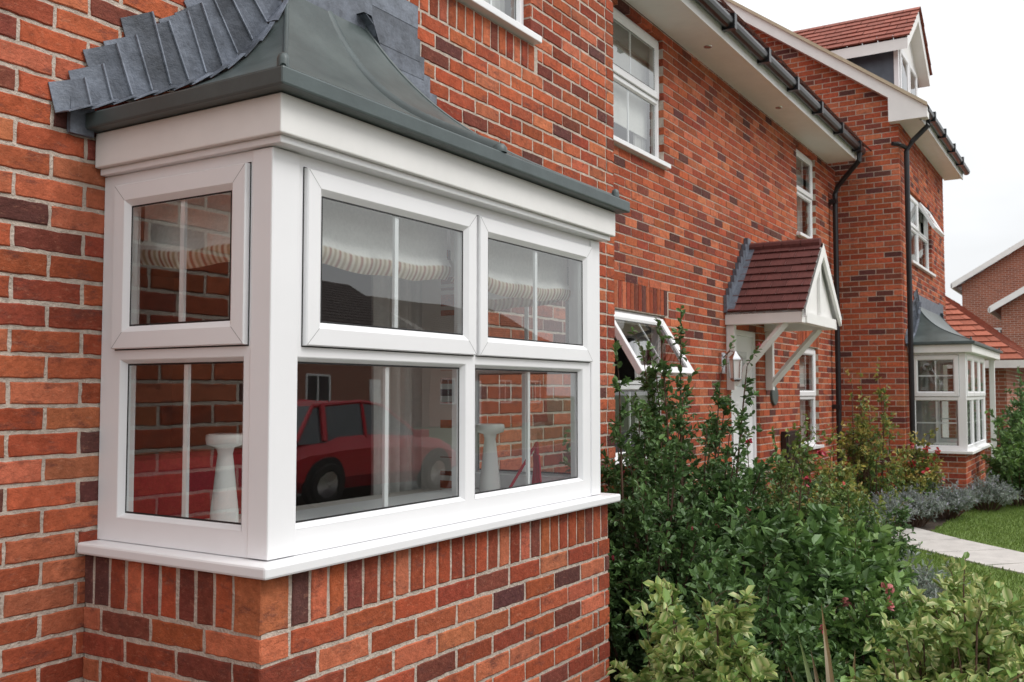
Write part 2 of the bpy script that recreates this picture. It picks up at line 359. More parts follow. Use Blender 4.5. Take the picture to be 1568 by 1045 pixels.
# ---------------------------------------------------------------- bay canopy roof
FLC=(.12,.135,.165)
def canopy(name,x0,x1,y0,yw,zb,H,parent,trim=.05,seam=True):
    S=yw-y0; f=lambda s:zb+trim+H*(.54*(s/S)+.46*(s/S)**4.2)
    mb=MB(); mb.box(x0,x1,y0,yw-.003,zb,zb+trim,0); mb.build(name+'_trim',[M_trim],parent,bevel=.006,fix=True)
    mb=MB(); e=.004; n=26
    A=x0+e; B=x1-e; C=y0+e
    mb.grid(lambda a,b:((A+S*b)*(1-a)+(B-S*b)*a,C+(S-e)*b,f(S*b)),n,n,0)
    mb.grid(lambda a,b:(A+S*b,C+(S-e)*(b+(1-b)*a) ,f(S*b)),n,n,0)
    mb.grid(lambda a,b:(B-S*b,C+(S-e)*(b+(1-b)*a) ,f(S*b)),n,n,0)
    mb.build(name+'_roof',[M_lead],parent,smooth=True)
    mb=MB()
    for sx,hx in ((1,A),(-1,B)):
        mb.tube([(hx+sx*S*t,C+(S-e)*t,f(S*t)-.003) for t in np.linspace(.04,1,30)],.009,8,0)
        mb.lathe((hx+sx*S*.055,C+S*.055,f(S*.055)-.02),[(.017,0),(.017,.035),(.013,.048),(.005,.053),(0,.054)],12,0)
    if seam:
        xm=(x0+x1)/2+.01
        mb.grid(lambda a,b:(xm-.032+.064*a,C+(S)*b*.97+.01,f(S*b*.97)+.004+.03*math.sin(math.pi*a)**.6),10,30,0)
        mb.lathe((xm,C+.02,f(0)+.0),[(.03,0),(.03,.018),(.02,.03),(0,.034)],12,0)
    mb.build(name+'_ribs',[M_trim],parent,smooth=True)
    mb=MB()
    def fx(x): return f(max(0,min(S,x)))+(min(0,x)*.35)
    N=13
    for i in range(N):
        x=-.045+(S+.03)*i/(N-1)
        dz=(fx(x+.02)-fx(x-.02))/.04; T=Vector((1,0,dz)).normalized(); nn=Vector((-dz,0,1)).normalized()
        e_=(nn*.9+Z*.22+X*random.uniform(-.07,.07)).normalized(); ln=(.10+.13*min(1,i/4))*random.uniform(.88,1.1)
        Bp=Vector((x,0,fx(x))); hw=.050; bow=random.uniform(-.002,.006); tw=random.uniform(-.003,.003)
        k=random.uniform(.65,1.5); cc=tuple(q*k for q in FLC)
        def fn(a,b,Bp=Bp,T=T,e_=e_,ln=ln,bow=bow,tw=tw):
            p=Bp+T*(a-.5)*2*hw
            if b<.25:
                q=b/.25; yy=yw-.045*(1-q)-.03; p=Vector((p.x,0,fx(p.x)+.008+.012*a+.012*q*q))
            else:
                q=(b-.25)/.75; p=p+e_*(ln*q)+Z*.012; yy=yw-.006-.034*a**1.4-.004*(1-q)+bow*math.sin(3.14*a)+tw*q
            return (x0+p.x,yy,p.z)
        mb.grid(fn,5,8,0,lambda a,b,cc=cc:tuple(q*(1.6 if a>.85 else .45 if a<.1 else 1) for q in cc) if False else cc)
        # folded standing edge of each soaker
        mb.tube([tuple(Vector(fn(1,b))+Vector((0,-.002,0))) for b in (.3,.5,.75,1.0)],.0045,5,0,col=tuple(q*1.5 for q in FLC))
    mb.box(x0-.05,x0+.03,yw-.02,yw-.003,zb-.02,zb+.09,0,FLC)
    k=0
    while True:
        zc=ZB+.075*math.ceil((zb+.1-ZB)/.075)+.075*k
        if zc>f(S)+.12: break
        ss=np.linspace(0,S,60); xi=float(np.interp(min(zc,f(S)),[f(q) for q in ss],ss))
        xr=x1-xi; ext=.10+.28*max(0,min(1,(xi-.35*S)/(.45*S)))
        kk=random.uniform(.7,1.3)
        mb.box(xr-.10,xr+ext+random.uniform(-.01,.01),yw-.012-.0016*(k%3),yw-.004,zc-.035,zc+.068,0,tuple(q*kk for q in FLC))
        mb.grid(lambda a,b,xi=xi:(x1-max(0,xi-.05)-.0-(.10*a),yw-.055*b-.004,fx(max(0,xi-.05)+.10*a)+.008),2,2,0,lambda a,b:FLC)
        k+=1
    mb.box(x0+S-.03,x1-S+.05,yw-.02,yw-.004,f(S)-.05,f(S)+.14,0,FLC)
    mb.build(name+'_lead_flashing',[M_flash],parent,solid=.003,attr=True)

# ================================================================= NEAR HOUSE
H1=empty('brick_house')
bayF=fr((0,1.90,0),X,-Y); bayL=fr((1.82,0,0),Y,-X); bayR=fr((3.88,0,0),Y,X)
brick_wall('bay_base_front',bayF,1.82,3.88,ZG,ZB,H1,par=0,sc=True,ec=True,epar=0,soldiers=[(1.82,3.88,ZB,-.492,.1025)])
brick_wall('bay_base_side',bayL,1.90,2.65,ZG,ZB,H1,par=1,sc=True,soldiers=[(1.90,2.65,ZB,-.492,-1)])
brick_wall('bay_base_far_side',bayR,1.90,2.65,ZG,ZB,H1,par=1,sc=True,near=False,soldiers=[(1.90,2.65,ZB,-.492,-1)])
mb=MB()
mb.fbox(bayF,1.825,3.875,-.09,-.0042,ZB,-.487); mb.fbox(bayL,1.91,2.65,-.09,-.0042,ZB,-.487); mb.fbox(bayR,1.91,2.65,-.09,-.0042,ZB,-.487)
mb.build('bay_base_soldier_mortar',[M_mortar],H1)
wingF=fr((0,2.65,0),X,-Y)
brick_wall('wing_wall',wingF,-1.8,5.51,ZG,6.3,H1,holes=[(1.90,3.78,-.485,.67),(3.3,4.47,1.915,3.04)],bholes=[(3.25,4.55,1.765,1.915)],par=0,ec=True,epar=0,gable=(1.855,3.3,3.655,.8),
           soldiers=[(3.25,4.55,1.765,1.905,0)])
wingR=fr((5.51,0,0),Y,X)
brick_wall('wing_return',wingR,2.65,3.2,ZG,3.3,H1,par=1,sc=True,near=False)
setF=fr((0,3.2,0),X,-Y)
brick_wall('setback_wall',setF,5.51,13.8,ZG,3.115,H1,holes=[(6.5,7.64,1.915,3.04),(11.8,12.7,1.915,3.04),(6.5,7.64,-.56,.64),(11.8,12.7,-.71,.565),(9.3,10.2,ZG,.64)],
           bholes=[(6.42,7.72,.64,.865),(11.72,12.78,.565,.79)],near=False,soldiers=[(6.42,7.72,.65,.862,0),(11.72,12.78,.575,.787,0)])
# bay frames
wF=fr((0,1.92,0),X,-Y); wL=fr((1.86,0,0),Y,-X); wR=fr((3.82,0,0),Y,X)
window('bay_window_front',wF,1.86,3.82,-.449,.668,[
  dict(r=(1.98,2.832,.13,.632),k='sash',v=(2.40,)),dict(r=(2.852,3.735,.13,.632),k='sash',v=(3.28,)),
  dict(r=(1.974,2.776,-.365,.085),k='fixed',v=(2.385,)),dict(r=(2.86,3.66,-.365,.085),k='fixed',v=(3.262,))],H1)
for nm,F in (('bay_window_side',wL),('bay_window_far_side',wR)):
    window(nm,F,1.922,2.648,-.449,.668,[dict(r=(2.005,2.578,.13,.632),k='sash',v=(2.285,)),dict(r=(2.034,2.543,-.365,.085),k='fixed',v=(2.285,))],H1,thick=.058)
mb=MB(); mb.box(1.853,1.958,1.913,1.992,-.448,.667); mb.box(3.742,3.827,1.913,1.992,-.448,.667); mb.build('bay_corner_posts',[M_upvc],H1,bevel=.004,fix=True)
mb=MB(); mb.box(1.79,3.91,1.855,2.648,-.485,-.451); mb.build('bay_sill',[M_upvc],H1,bevel=.007,fix=True)
mb=MB(); mb.box(1.82,3.86,1.85,2.645,.690,.798); mb.build('bay_fascia',[M_white],H1,bevel=.004,fix=True)
mb=MB(); mb.box(1.838,3.842,1.868,2.643,.6695,.6895); mb.build('bay_cornice_fillet',[M_upvc],H1,bevel=.003,fix=True)
canopy('bay_canopy',1.775,3.91,1.80,2.65,.80,.72,H1)
std_window('wing_upper_window',wingF,3.3,4.47,1.95,3.04,H1,cols=2)
# bay interior
room=empty('living_room')
mb=MB()
x0,x1,y0,y1,z0,z1=.4,5.3,2.86,6.6,-1.5,.95
mb.poly([(x0,y0,z0),(x1,y0,z0),(x1,y1,z0),(x0,y1,z0)],1)
mb.poly([(x0,y0,z1),(x1,y0,z1),(x1,y1,z1),(x0,y1,z1)],0)
mb.poly([(x0,y1,z0),(x1,y1,z0),(x1,y1,z1),(x0,y1,z1)],0)
mb.poly([(x0,y0,z0),(x0,y1,z0),(x0,y1,z1),(x0,y0,z1)],0); mb.poly([(x1,y0,z0),(x1,y1,z0),(x1,y1,z1),(x1,y0,z1)],0)
mb.slab(fr((0,2.86,0),X,-Y),x0,x1,z0,z1,[(1.90,3.78,-.47,.67)],-.004,0,0,back=False,sides=False)
mb.ring(fr((0,2.86,0),X,-Y),1.90,3.78,-.47,.67,[(0,0),(0,.208)],0)
mb.build('room_shell',[M_plaster,M_floor],room)
def blind(name,F,u0,u1,zt,zb,d):
    mb=MB(); w=u1-u0; band=.05/(zt-zb)
    def fn(s,t):
        u=u0+w*s; sag=-.022*math.sin(math.pi*s)*t-.004*math.sin(s*w*22)*t
        q=max(0,(t-(1-band*1.6))/(band*1.6)); bul=.022*math.sin(math.pi*min(1,q)*.95)+.004*math.sin(s*w*31+t*3)*t
        return PT(F,u,d+bul,zt+(zb-zt)*t+sag)
    def cf(s,t):
        if t<1-band: return (.85,.84,.81)
        if t<1-band*.9: return (.4,.3,.22)
        k=int(s*w/.012)%4
        return [(.70,.62,.50),(.38,.19,.13),(.70,.63,.52),(.44,.34,.22)][k]
    mb.grid(fn,int(w/.006),40,0,cf); return mb.build(name,[M_cloth],None,smooth=True,attr=True)
blind('roman_blind',fr((0,1.99,0),X,-Y),1.97,2.81,.655,.40,-.03)
blind('roman_blind',fr((0,1.99,0),X,-Y),2.83,3.72,.655,.40,-.03)
blind('roman_blind',fr((1.94,0,0),Y,-X),2.05,2.6,.655,.40,-.03)
blind('roman_blind',fr((3.74,0,0),Y,X),2.05,2.6,.655,.40,-.03)
for (a,b) in ((3.5,3.86),(1.93,2.13)):
    mb=MB(); mb.grid(lambda s,t:(a+(b-a)*s+.01*math.sin(t*3),2.93+.028*math.sin(s*26+t*.6)+.01*math.sin(s*61),-1.48+2.2*t),60,8,0); mb.build('curtain',[M_curt],None,smooth=True)
def candlestick(x,y):
    mb=MB(); mb.lathe((x,y,-.45),[(0,0),(.045,0),(.048,.012),(.046,.05),(.038,.12),(.030,.2),(.025,.24),(.03,.262),(.062,.272),(.066,.29),(.064,.305),(.055,.308),(.0,.300)],28); mb.build('ceramic_candlestick',[M_ceramic],None,smooth=True)
candlestick(2.28,2.56); candlestick(3.62,2.36)
ar=empty('red_armchair')
mb=MB(); mb.box(2.25,3.2,3.15,3.34,-1.45,-.25); mb.box(2.25,2.42,3.34,4.0,-1.45,-.75); mb.box(3.03,3.2,3.34,4.0,-1.45,-.75); mb.box(2.42,3.03,3.34,3.95,-1.35,-1.0)
mb.build('armchair_body',[M_red],ar,bevel=.05,fix=True)
mb=MB()
mb.tube([(3.60,2.10,-.445),(3.66,2.14,-.22)],.007,6,0); mb.tube([(3.72,2.20,-.445),(3.66,2.14,-.22)],.007,6,0); mb.tube([(3.60,2.26,-.445),(3.66,2.14,-.22)],.007,6,0)
mb.poly([(3.60,2.08,-.41),(3.70,2.17,-.41),(3.685,2.17,-.27),(3.60,2.09,-.27)]); mb.build('red_reflection_stand_in',[M_red],None,solid=.006)  # made-up easel shape, added in place of a red street reflection in the pane
# setback windows
std_window('upper_window',setF,6.5,7.64,1.95,3.04,H1,zs=2.5,bl=.85)
std_window('upper_window_small',setF,11.8,12.7,1.95,3.04,H1,zs=2.5)
std_window('lower_window',setF,6.5,7.64,-.53,.64,H1,zs=.05,open_=32,bl=.1)
std_window('lower_window_small',setF,11.8,12.7,-.68,.565,H1,zs=-.06)
# door
mb=MB(); dF=fr((0,3.2-0,0),X,-Y)
mb.ring(dF,9.3,10.2,ZG+.08,.64,[(0,-.1),(0,-.035),(.055,-.035),(.06,-.06)],0)
mb.fbox(dF,9.355,10.145,-.10,-.058,ZG+.1,.585,0)
for (a,b,c,d) in ((9.45,9.70,-1.4,-.75),(9.8,10.05,-1.4,-.75),(9.45,9.70,-.65,-.1),(9.8,10.05,-.65,-.1)):
    mb.ring(dF,a,b,c,d,[(0,-.057),(.012,-.050),(.03,-.050),(.045,-.0575)],0)
mb.fbox(dF,9.55,9.95,-.06,-.052,.05,.42,2)
mb.fbox(dF,9.41,9.44,-.058,-.03,-.62,-.42,1); mb.fbox(dF,9.41,9.53,-.03,-.015,-.54,-.52,1)
mb.fbox(dF,9.2,10.3,-.1,.3,ZG,ZG+.08,3)
mb.build('front_door',[M_upvc,M_chrome,M_glass,M_kerb],H1)
# porch
mb=MB(); tc=(.13,.045,.04)
tiles(mb,(9.12,3.19,.78),(9.12,2.42,.78),(9.83,3.19,1.50),(9.83,2.42,1.50),9,5,tc,.02)
tiles(mb,(10.54,3.19,.78),(10.54,2.42,.78),(9.83,3.19,1.50),(9.83,2.42,1.50),9,5,tc,.02)
for i in range(4): 
    a=3.19-i*.19; mb.tube([(9.83,a,1.505),(9.83,a-.185,1.505)],.05,10,0,col=tc)
mb.build('porch_roof_tiles',[M_tile],H1,attr=True)
mb=MB()
mb.poly([(9.14,3.19,.765),(9.14,2.44,.765),(9.83,2.44,1.485),(9.83,3.19,1.485)]); mb.poly([(10.52,3.19,.765),(10.52,2.44,.765),(9.83,2.44,1.485),(9.83,3.19,1.485)])
for (xa,xb) in ((9.12,9.83),(10.54,9.83)):
    for (y_,w) in ((2.405,.13),):
        mb.poly([(xa,y_,.70),(xb,y_,1.36),(xb,y_,1.50),(xa,y_,.79)]); mb.poly([(xa,y_+.03,.70),(xb,y_+.03,1.36),(xb,y_+.03,1.50),(xa,y_+.03,.79)]); mb.poly([(xa,y_,.70),(xb,y_,1.36),(xb,y_+.03,1.36),(xa,y_+.03,.70)])
mb.poly([(9.2,2.47,.72),(10.46,2.47,.72),(9.83,2.47,1.42)])
mb.box(9.14,9.26,2.45,3.198,.66,.76); mb.box(10.40,10.52,2.45,3.198,.66,.76); mb.box(9.26,10.40,2.43,2.52,.66,.76); mb.box(9.26,10.40,2.52,3.19,.735,.755)
mb.box(9.8,9.86,2.44,2.469,.76,1.38)
for xx in (9.17,10.43):
    mb.box(xx,xx+.07,3.12,3.198,.02,.655); mb.tube([(xx+.035,3.14,.08),(xx+.035,2.95,.30),(xx+.035,2.62,.67)],.04,4,0)
mb.build('porch_timber',[M_white],H1)
mb=MB()
for i in range(10):
    t=i/10; mb.box(9.12+.71*t-.02,9.12+.71*(t+.1)+.005,3.165-.0012*i,3.197,.78+.72*t,.78+.72*(t+.1)+.10,0,FLC)
    mb.poly([(9.12+.71*t,3.19,.805+.72*t),(9.12+.71*(t+.1),3.19,.805+.72*(t+.1)),(9.12+.71*(t+.1),3.10,.805+.72*(t+.1)),(9.12+.71*t,3.10,.805+.72*t)],0,FLC)
mb.build('porch_lead_flashing',[M_flash],H1,attr=True)
# eaves
def eaves(nm,xa,xb,yw,zs,over,parent,pipe=None):
    mb=MB(); mb.box(xa,xb,yw-over,yw-.002,zs,zs+.02); mb.box(xa,xb,yw-over-.02,yw-over-.001,zs-.02,zs+.17); mb.build(nm+'_soffit',[M_white],parent,fix=True)
    g=MB(); yg=yw-over-.075; g.tube([(xa,yg,zs+.11),(xb,yg,zs+.11)],.058,12,0)
    x=xa+.5
    while x<xb: g.box(x-.03,x+.03,yg-.068,yg+.05,zs+.04,zs+.175); x+=1.0
    g.build(nm+'_gutter',[M_black],parent)
eaves('setback',5.52,13.35,3.2,3.118,.38,H1)
mb=MB()
mb.tube([(13.2,2.745,3.2),(13.2,2.745,3.08),(13.4,3.08,2.8),(13.42,3.12,2.7),(13.42,3.12,ZG)],.036,10,0)
for z in (2.6,1.2,-.2): mb.box(13.37,13.47,3.09,3.198,z-.03,z+.03)
mb.build('downpipe',[M_black],H1)
mb=MB()
for x in (8.2,10.4): mb.lathe((x,3.0,3.112),[(0,0),(.035,0),(.04,.006)],12)
mb.build('soffit_downlight',[M_chrome],H1)
rc=(.17,.06,.045)
mb=MB(); tiles(mb,(5.0,2.7,3.30),(13.75,2.7,3.30),(5.0,7,6.4),(13.75,7,6.4),16,34,rc)
tiles(mb,(5.9,2.35,3.30),(5.9,9,3.30),(1.855,2.35,6.5),(1.855,9,6.5),14,24,rc); tiles(mb,(-2.2,2.35,3.30),(-2.2,9,3.30),(1.855,2.35,6.5),(1.855,9,6.5),14,24,rc)
mb.build('main_roof_tiles',[M_tile],H1,attr=True)
mb=MB(); mb.box(-1.8,13.75,9.8,10,ZG,3.3); mb.box(-1.8,-1.6,2.76,9.8,ZG,3.3); mb.build('rear_walls',[M_fbrick],H1)

# wall fittings
wl=empty('wall_lantern')
mb=MB(); cx=9.0
mb.box(cx-.05,cx+.05,3.17,3.197,.18,.38,0); mb.tube([(cx,3.18,.33),(cx,3.1,.40),(cx,3.05,.38)],.010,6,0)
mb.lathe((cx,3.05,.10),[(0,0),(.03,.0),(.055,.02),(.055,.03)],6,0)
mb.lathe((cx,3.05,.31),[(.075,0),(.07,.015),(.025,.06),(.012,.08),(0,.09)],6,0)
for k in range(6):
    t=math.pi/3*k; mb.tube([(cx+.052*math.cos(t),3.05+.052*math.sin(t),.13),(cx+.066*math.cos(t),3.05+.066*math.sin(t),.31)],.005,5,0)
mb.build('lantern_body',[M_chrome],wl)
mb=MB(); mb.lathe((cx,3.05,.13),[(.047,0),(.062,.18)],6,0); mb.build('lantern_glass',[M_ceramic],wl)
mb=MB(); n=28
mb.lathe((10.7,3.175,-.04),[(.11,.022),(.11,0),(.10,-.006),(0,-.006)],n,0,axis='Y'); o=mb.build('house_plaque',[M_sign])
mb=MB(); mb.box(10.97,11.5,3.13,3.197,-1.07,-.45); mb.box(11.0,11.47,3.115,3.129,-1.04,-.48); mb.build('meter_box',[M_box],None,bevel=.008,fix=True)

# ================================================================= NEXT HOUSE
H2=empty('brick_house')
nS=fr((13.8,0,0),Y,-X); nF=fr((0,2.35,0),X,-Y)
brick_wall('side_wall',nS,2.35,10.05,ZG,7.2,H2,par=1,sc=True,near=False,gable=(6.2,3.98,3.9,.74))
brick_wall('front_wall',nF,13.8,17.9,ZG,3.7,H2,par=0,sc=True,near=False,holes=[(14.5,16.5,1.84,2.89)])
mb=MB(); mb.box(17.7,17.9,2.46,10.0,ZG,4.0); mb.build('far_gable_wall',[M_fbrick],H2)
std_window('upper_window',nF,14.5,16.5,1.86,2.89,H2,zs=2.4,cols=2,open_=28)
eaves('front',13.7,18.1,2.35,3.68,.28,H2)
mb=MB(); 
def rz(y): return 3.87+.74*(y-2.05)
tiles(mb,(13.62,1.97,rz(1.97)+.02),(18.15,1.97,rz(1.97)+.02),(13.62,6.2,rz(6.2)+.02),(18.15,6.2,rz(6.2)+.02),22,20,(.20,.07,.05))
tiles(mb,(13.62,10.4,rz(1.97)+.02),(18.15,10.4,rz(1.97)+.02),(13.62,6.2,rz(6.2)+.02),(18.15,6.2,rz(6.2)+.02),16,20,(.20,.07,.05))
mb.build('roof_tiles',[M_tile],H2,attr=True)
mb=MB()
xx=13.64; a=1.98; b=6.2
pts=lambda x,y,o:(x,y,rz(y)+o)
mb.poly([pts(xx,2.45,-.17),pts(xx,b,-.17),pts(xx,b,.0),pts(xx,2.45,.0)]); mb.poly([pts(xx,2.45,-.17),pts(xx,b,-.17),pts(13.8,b,-.17),pts(13.8,2.45,-.17)])
mb.poly([(xx,1.96,3.66),(xx,2.45,3.66),(xx,2.45,rz(2.45)),(xx,1.96,rz(1.96))])
mb.poly([(xx,1.96,3.66),(xx,1.96,rz(1.96)),(13.8,1.96,rz(1.96)),(13.8,1.96,3.66)]); mb.poly([(xx,1.96,3.66),(xx,2.45,3.66),(13.8,2.45,3.66),(13.8,1.96,3.66)])
mb.poly([(xx,2.45,3.66),(13.8,2.45,3.66),(13.8,2.45,rz(2.45)),(xx,2.45,rz(2.45))])
mb.build('verge_boards',[M_white],H2)
mb=MB(); mb.poly([(13.60,1.95,rz(1.95)+.0),(13.60,6.2,rz(6.2)+.0),(13.60,6.2,rz(6.2)+.05),(13.60,1.95,rz(1.95)+.05)]); mb.poly([(13.60,1.95,rz(1.95)),(13.60,6.2,rz(6.2)),(13.70,6.2,rz(6.2)),(13.70,1.95,rz(1.95))]); mb.build('verge_mortar',[mat('verge_sandstone',(.5,.42,.3),.9)],H2)
mb=MB()
mb.tube([(13.95,1.995,3.75),(13.95,1.995,3.62),(13.93,2.2,3.42),(13.93,2.275,3.3),(13.93,2.275,ZG)],.036,10,0)
mb.tube([(13.62,2.4,3.35),(13.7,2.33,3.35),(13.93,2.275,3.34)],.03,8,0)
mb.build('downpipe',[M_black],H2)
# dormer
mb=MB(); dx0,dx1,dy=14.5,16.1,2.45; ze=5.05
mb.poly([(dx0,dy,rz(dy)),(dx0,dy,ze),(dx0,dy+1.6,ze),(dx0,dy+1.6,rz(dy+1.6)-.2)],0); mb.poly([(dx1,dy,rz(dy)),(dx1,dy,ze),(dx1,dy+1.6,ze),(dx1,dy+1.6,rz(dy+1.6)-.2)],0)
mb.build('dormer_cheeks',[M_cheek],H2)
dmF=fr((0,dy,0),X,-Y)
window('dormer_window',dmF,dx0-.02,dx1+.02,rz(dy)+.02,ze,[dict(r=(dx0+.08,15.27,rz(dy)+.12,ze-.08),k='sash',v=()),dict(r=(15.33,dx1-.08,rz(dy)+.12,ze-.08),k='sash',v=())],H2)
mb=MB(); mb.poly([(dx0-.02,dy,ze),(dx1+.02,dy,ze),(15.3,dy,ze+.62)])
for (xa,xb) in ((dx0-.2,15.3),(dx1+.2,15.3)):
    mb.poly([(xa,dy-.16,ze-.2),(xb,dy-.16,ze+.52),(xb,dy-.16,ze+.72),(xa,dy-.16,ze-.02)]); mb.poly([(xa,dy-.16,ze-.2),(xb,dy-.16,ze+.52),(xb,dy,ze+.52),(xa,dy,ze-.2)])
    mb.poly([(xa,dy-.16,ze-.2),(xa,dy+1.8,ze-.2),(xa,dy+1.8,ze-.04),(xa,dy-.16,ze-.04)])
mb.build('dormer_bargeboards',[M_white],H2)
mb=MB()
for xa in (dx0-.22,dx1+.22): tiles(mb,(xa,dy-.2,ze-.02),(xa,dy+2.6,ze-.02),(15.3,dy-.2,ze+.74),(15.3,dy+2.6,ze+.74),7,12,(.27,.085,.06),.022)
mb.build('dormer_tiles',[M_tile],H2,attr=True)
# far bay
fb=fr((0,1.66,0),X,-Y); fl=fr((14.2,0,0),Y,-X)
brick_wall('bay_base_front',fb,14.2,16.5,ZG,-.83,H2,par=0,sc=True,near=False); brick_wall('bay_base_side',fl,1.66,2.35,ZG,-.83,H2,par=1,sc=True,near=False)
c=[]
for (a,b) in ((14.26,14.98),(15.0,15.72),(15.74,16.44)):
    m=(a+b)/2; c+= [dict(r=(a,b,-.06,.5),k='sash',v=(m,),h=(.22,)),dict(r=(a+.04,b-.04,-.72,-.12),k='fixed',v=(m,),h=(-.42,))]
window('far_bay_front',fr((0,1.64,0),X,-Y),14.2,16.5,-.79,.53,c,H2)
for F in (fr((14.192,0,0),Y,-X),fr((16.508,0,0),Y,X)):
    window('far_bay_side',F,1.636,2.348,-.788,.528,[dict(r=(1.72,2.3,-.06,.5),k='sash',v=(2.01,),h=(.22,)),dict(r=(1.75,2.27,-.72,-.12),k='fixed',v=(2.01,),h=(-.42,))],H2)
mb=MB(); mb.box(14.12,16.58,1.56,2.348,-.828,-.79); mb.box(14.1,17.95,1.54,2.345,.532,.64); mb.box(17.62,17.70,1.6,1.68,ZG,.53); mb.build('canopy_fascia_and_sill',[M_white],H2,bevel=.005,fix=True)
canopy('far_canopy',14.05,18.0,1.5,2.35,.642,.6,H2,trim=.04,seam=False)
mb=MB(); mb.box(16.85,17.55,2.30,2.348,ZG,.5); mb.build('front_door',[M_upvc],H2)
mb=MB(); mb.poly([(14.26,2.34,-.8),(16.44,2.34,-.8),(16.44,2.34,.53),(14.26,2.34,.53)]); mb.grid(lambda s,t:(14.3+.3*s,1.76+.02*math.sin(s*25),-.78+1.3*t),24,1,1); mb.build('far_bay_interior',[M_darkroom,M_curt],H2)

# ================================================================= distant & opposite buildings
M_glassd=mat('distant_window_glass',(.05,.06,.07),.08,3,.1,spec=.8)
def simple_house(x0,x1,y0,y1,ze,zr,axis='X',rcol=(.28,.085,.055),wins=True,name='brick_house',hip=0):
    h=empty(name)
    mb=MB(); mb.box(x0,x1,y0,y1,ZG,ze)
    ym=(y0+y1)/2
    if not hip:
        for x in (x0,x1): mb.poly([(x,y0,ze),(x,y1,ze),(x,ym,zr-.05)])
    mb.build('walls',[M_fbrick],h)
    mb=MB(); o=.35
    tiles(mb,(x0-o,y0-o,ze),(x1+o,y0-o,ze),(x0-o+hip,ym,zr),(x1+o-hip,ym,zr),16,int((x1-x0)/.33),rcol,.03); tiles(mb,(x0-o,y1+o,ze),(x1+o,y1+o,ze),(x0-o+hip,ym,zr),(x1+o-hip,ym,zr),16,int((x1-x0)/.33),rcol,.03)
    if hip:
        for (x,s) in ((x0-o,1),(x1+o,-1)):
            tiles(mb,(x,y0-o,ze),(x,y1+o,ze),(x+s*hip,ym-.02,zr),(x+s*hip,ym+.02,zr),16,int((y1-y0)/.33),rcol,.03)
    mb.build('roof_tiles',[M_tile],h,attr=True)
    mb=MB()
    for y in (y0-o,y1+o): mb.box(x0-o,x1+o,y-.03,y+.03,ze-.16,ze-.01)
    if hip:
        for x in (x0-o,x1+o): mb.box(x-.03,x+.03,y0-o,y1+o,ze-.16,ze-.012)
    else:
        for x in (x0-o,x1+o):
            for s in (y0-o,y1+o): mb.poly([(x,s,ze-.2),(x,ym,zr-.2),(x,ym,zr+.03),(x,s,ze+.03)])
    mb.build('fascias',[M_white],h)
    if wins:
        mb=MB()
        F=fr((0,y1,0),X,Y) if wins=='N' else fr((x0,0,0),Y,-X)
        a,b=(x0,x1) if wins=='N' else (y0,y1)
        n=max(2,int((b-a)/2.6)); w=(b-a)/n
        for i in range(n):
            for (za,zb) in ((-.6,.6),(1.6,2.5)):
                if zb>ze+.1: continue
                u=a+w*(i+.5)
                if i==1 and za<0:
                    mb.fbox(F,u-.45,u+.45,0,.05,ZG,.55,0); continue
                mb.ring(F,u-.6,u+.6,za,zb,[(0,0),(0,.04),(.07,.04),(.08,.01)],0); mb.fbox(F,u-.03,u+.03,.0,.03,za,zb,0); mb.fbox(F,u-.52,u+.52,0,.008,za+.08,zb-.08,1)
        mb.build('windows_and_door',[M_upvc,M_glassd],h)
    return h
simple_house(21,31,1.7,5.6,.62,2.55,'X',(.38,.12,.075),wins=False,name='brick_garage',hip=2.0)
simple_house(42,52,-5.5,4.9,4.3,7.6,'X',(.25,.12,.09),wins='W')
simple_house(37,41.6,-4,3.1,2.9,5.2,'X',(.3,.14,.1),wins=False)
simple_house(14,23,-30,-23,2.6,4.6,'X',(.10,.075,.07),wins='N')
simple_house(25.5,33,-29,-22,2.6,5.0,'X',(.09,.07,.065),wins='N')
simple_house(36,47,-31,-23,2.6,4.8,'X',(.10,.07,.06),wins='N')
simple_house(2,11.5,-30,-23,2.6,4.6,'X',(.16,.07,.06),wins='N')
simple_house(-12,-1,-30,-23,2.6,4.6,'X',(.13,.07,.06),wins='N')

# ================================================================= ground
mb=MB(); mb.poly([(-400,-400,ZG-.012),(400,-400,ZG-.012),(400,400,ZG-.012),(-400,400,ZG-.012)]); mb.build('ground',[M_ground])
mb=MB(); mb.poly([(-3,-.6,ZG-.006),(7.2,-.6,ZG-.006),(9,.9,ZG-.006),(10.8,2.2,ZG-.006),(10.8,3.19,ZG-.006),(-3,3.19,ZG-.006)]); mb.poly([(10.8,1.75,ZG-.006),(20,1.0,ZG-.006),(20,3.19,ZG-.006),(10.8,3.19,ZG-.006)]); mb.build('planting_bed_soil',[M_soil])
mb=MB(); mb.poly([(5,-2.3,ZG-.002),(22,-2.3,ZG-.002),(22,1.3,ZG-.002),(10.8,1.85,ZG-.002),(9.9,1.85,ZG-.002),(6.6,.2,ZG-.002)]); mb.build('lawn',[M_lawn])
mb=MB()
cl=[(8.0,-2.3),(9.1,-.6),(10.2,.72),(11.2,1.72),(11.9,2.3)]; wd=.42
for i in range(len(cl)-1):
    a=Vector((*cl[i],0)); b=Vector((*cl[i+1],0)); t=(b-a).normalized(); n=Vector((-t.y,t.x,0)); ln=(b-a).length; k=max(1,int(ln/.6))
    for j in range(k):
        p=a+t*(ln*j/k+.006); q=a+t*(ln*(j+1)/k-.006)
        b4=[p+n*wd,q+n*wd,q-n*wd,p-n*wd]
        mb.poly([(v.x,v.y,ZG+.014) for v in b4]); 
        for e in range(4): u,v=b4[e],b4[(e+1)%4]; mb.poly([(u.x,u.y,ZG+.014),(v.x,v.y,ZG+.014),(v.x,v.y,ZG-.01),(u.x,u.y,ZG-.01)])
mb.build('garden_path',[M_path])
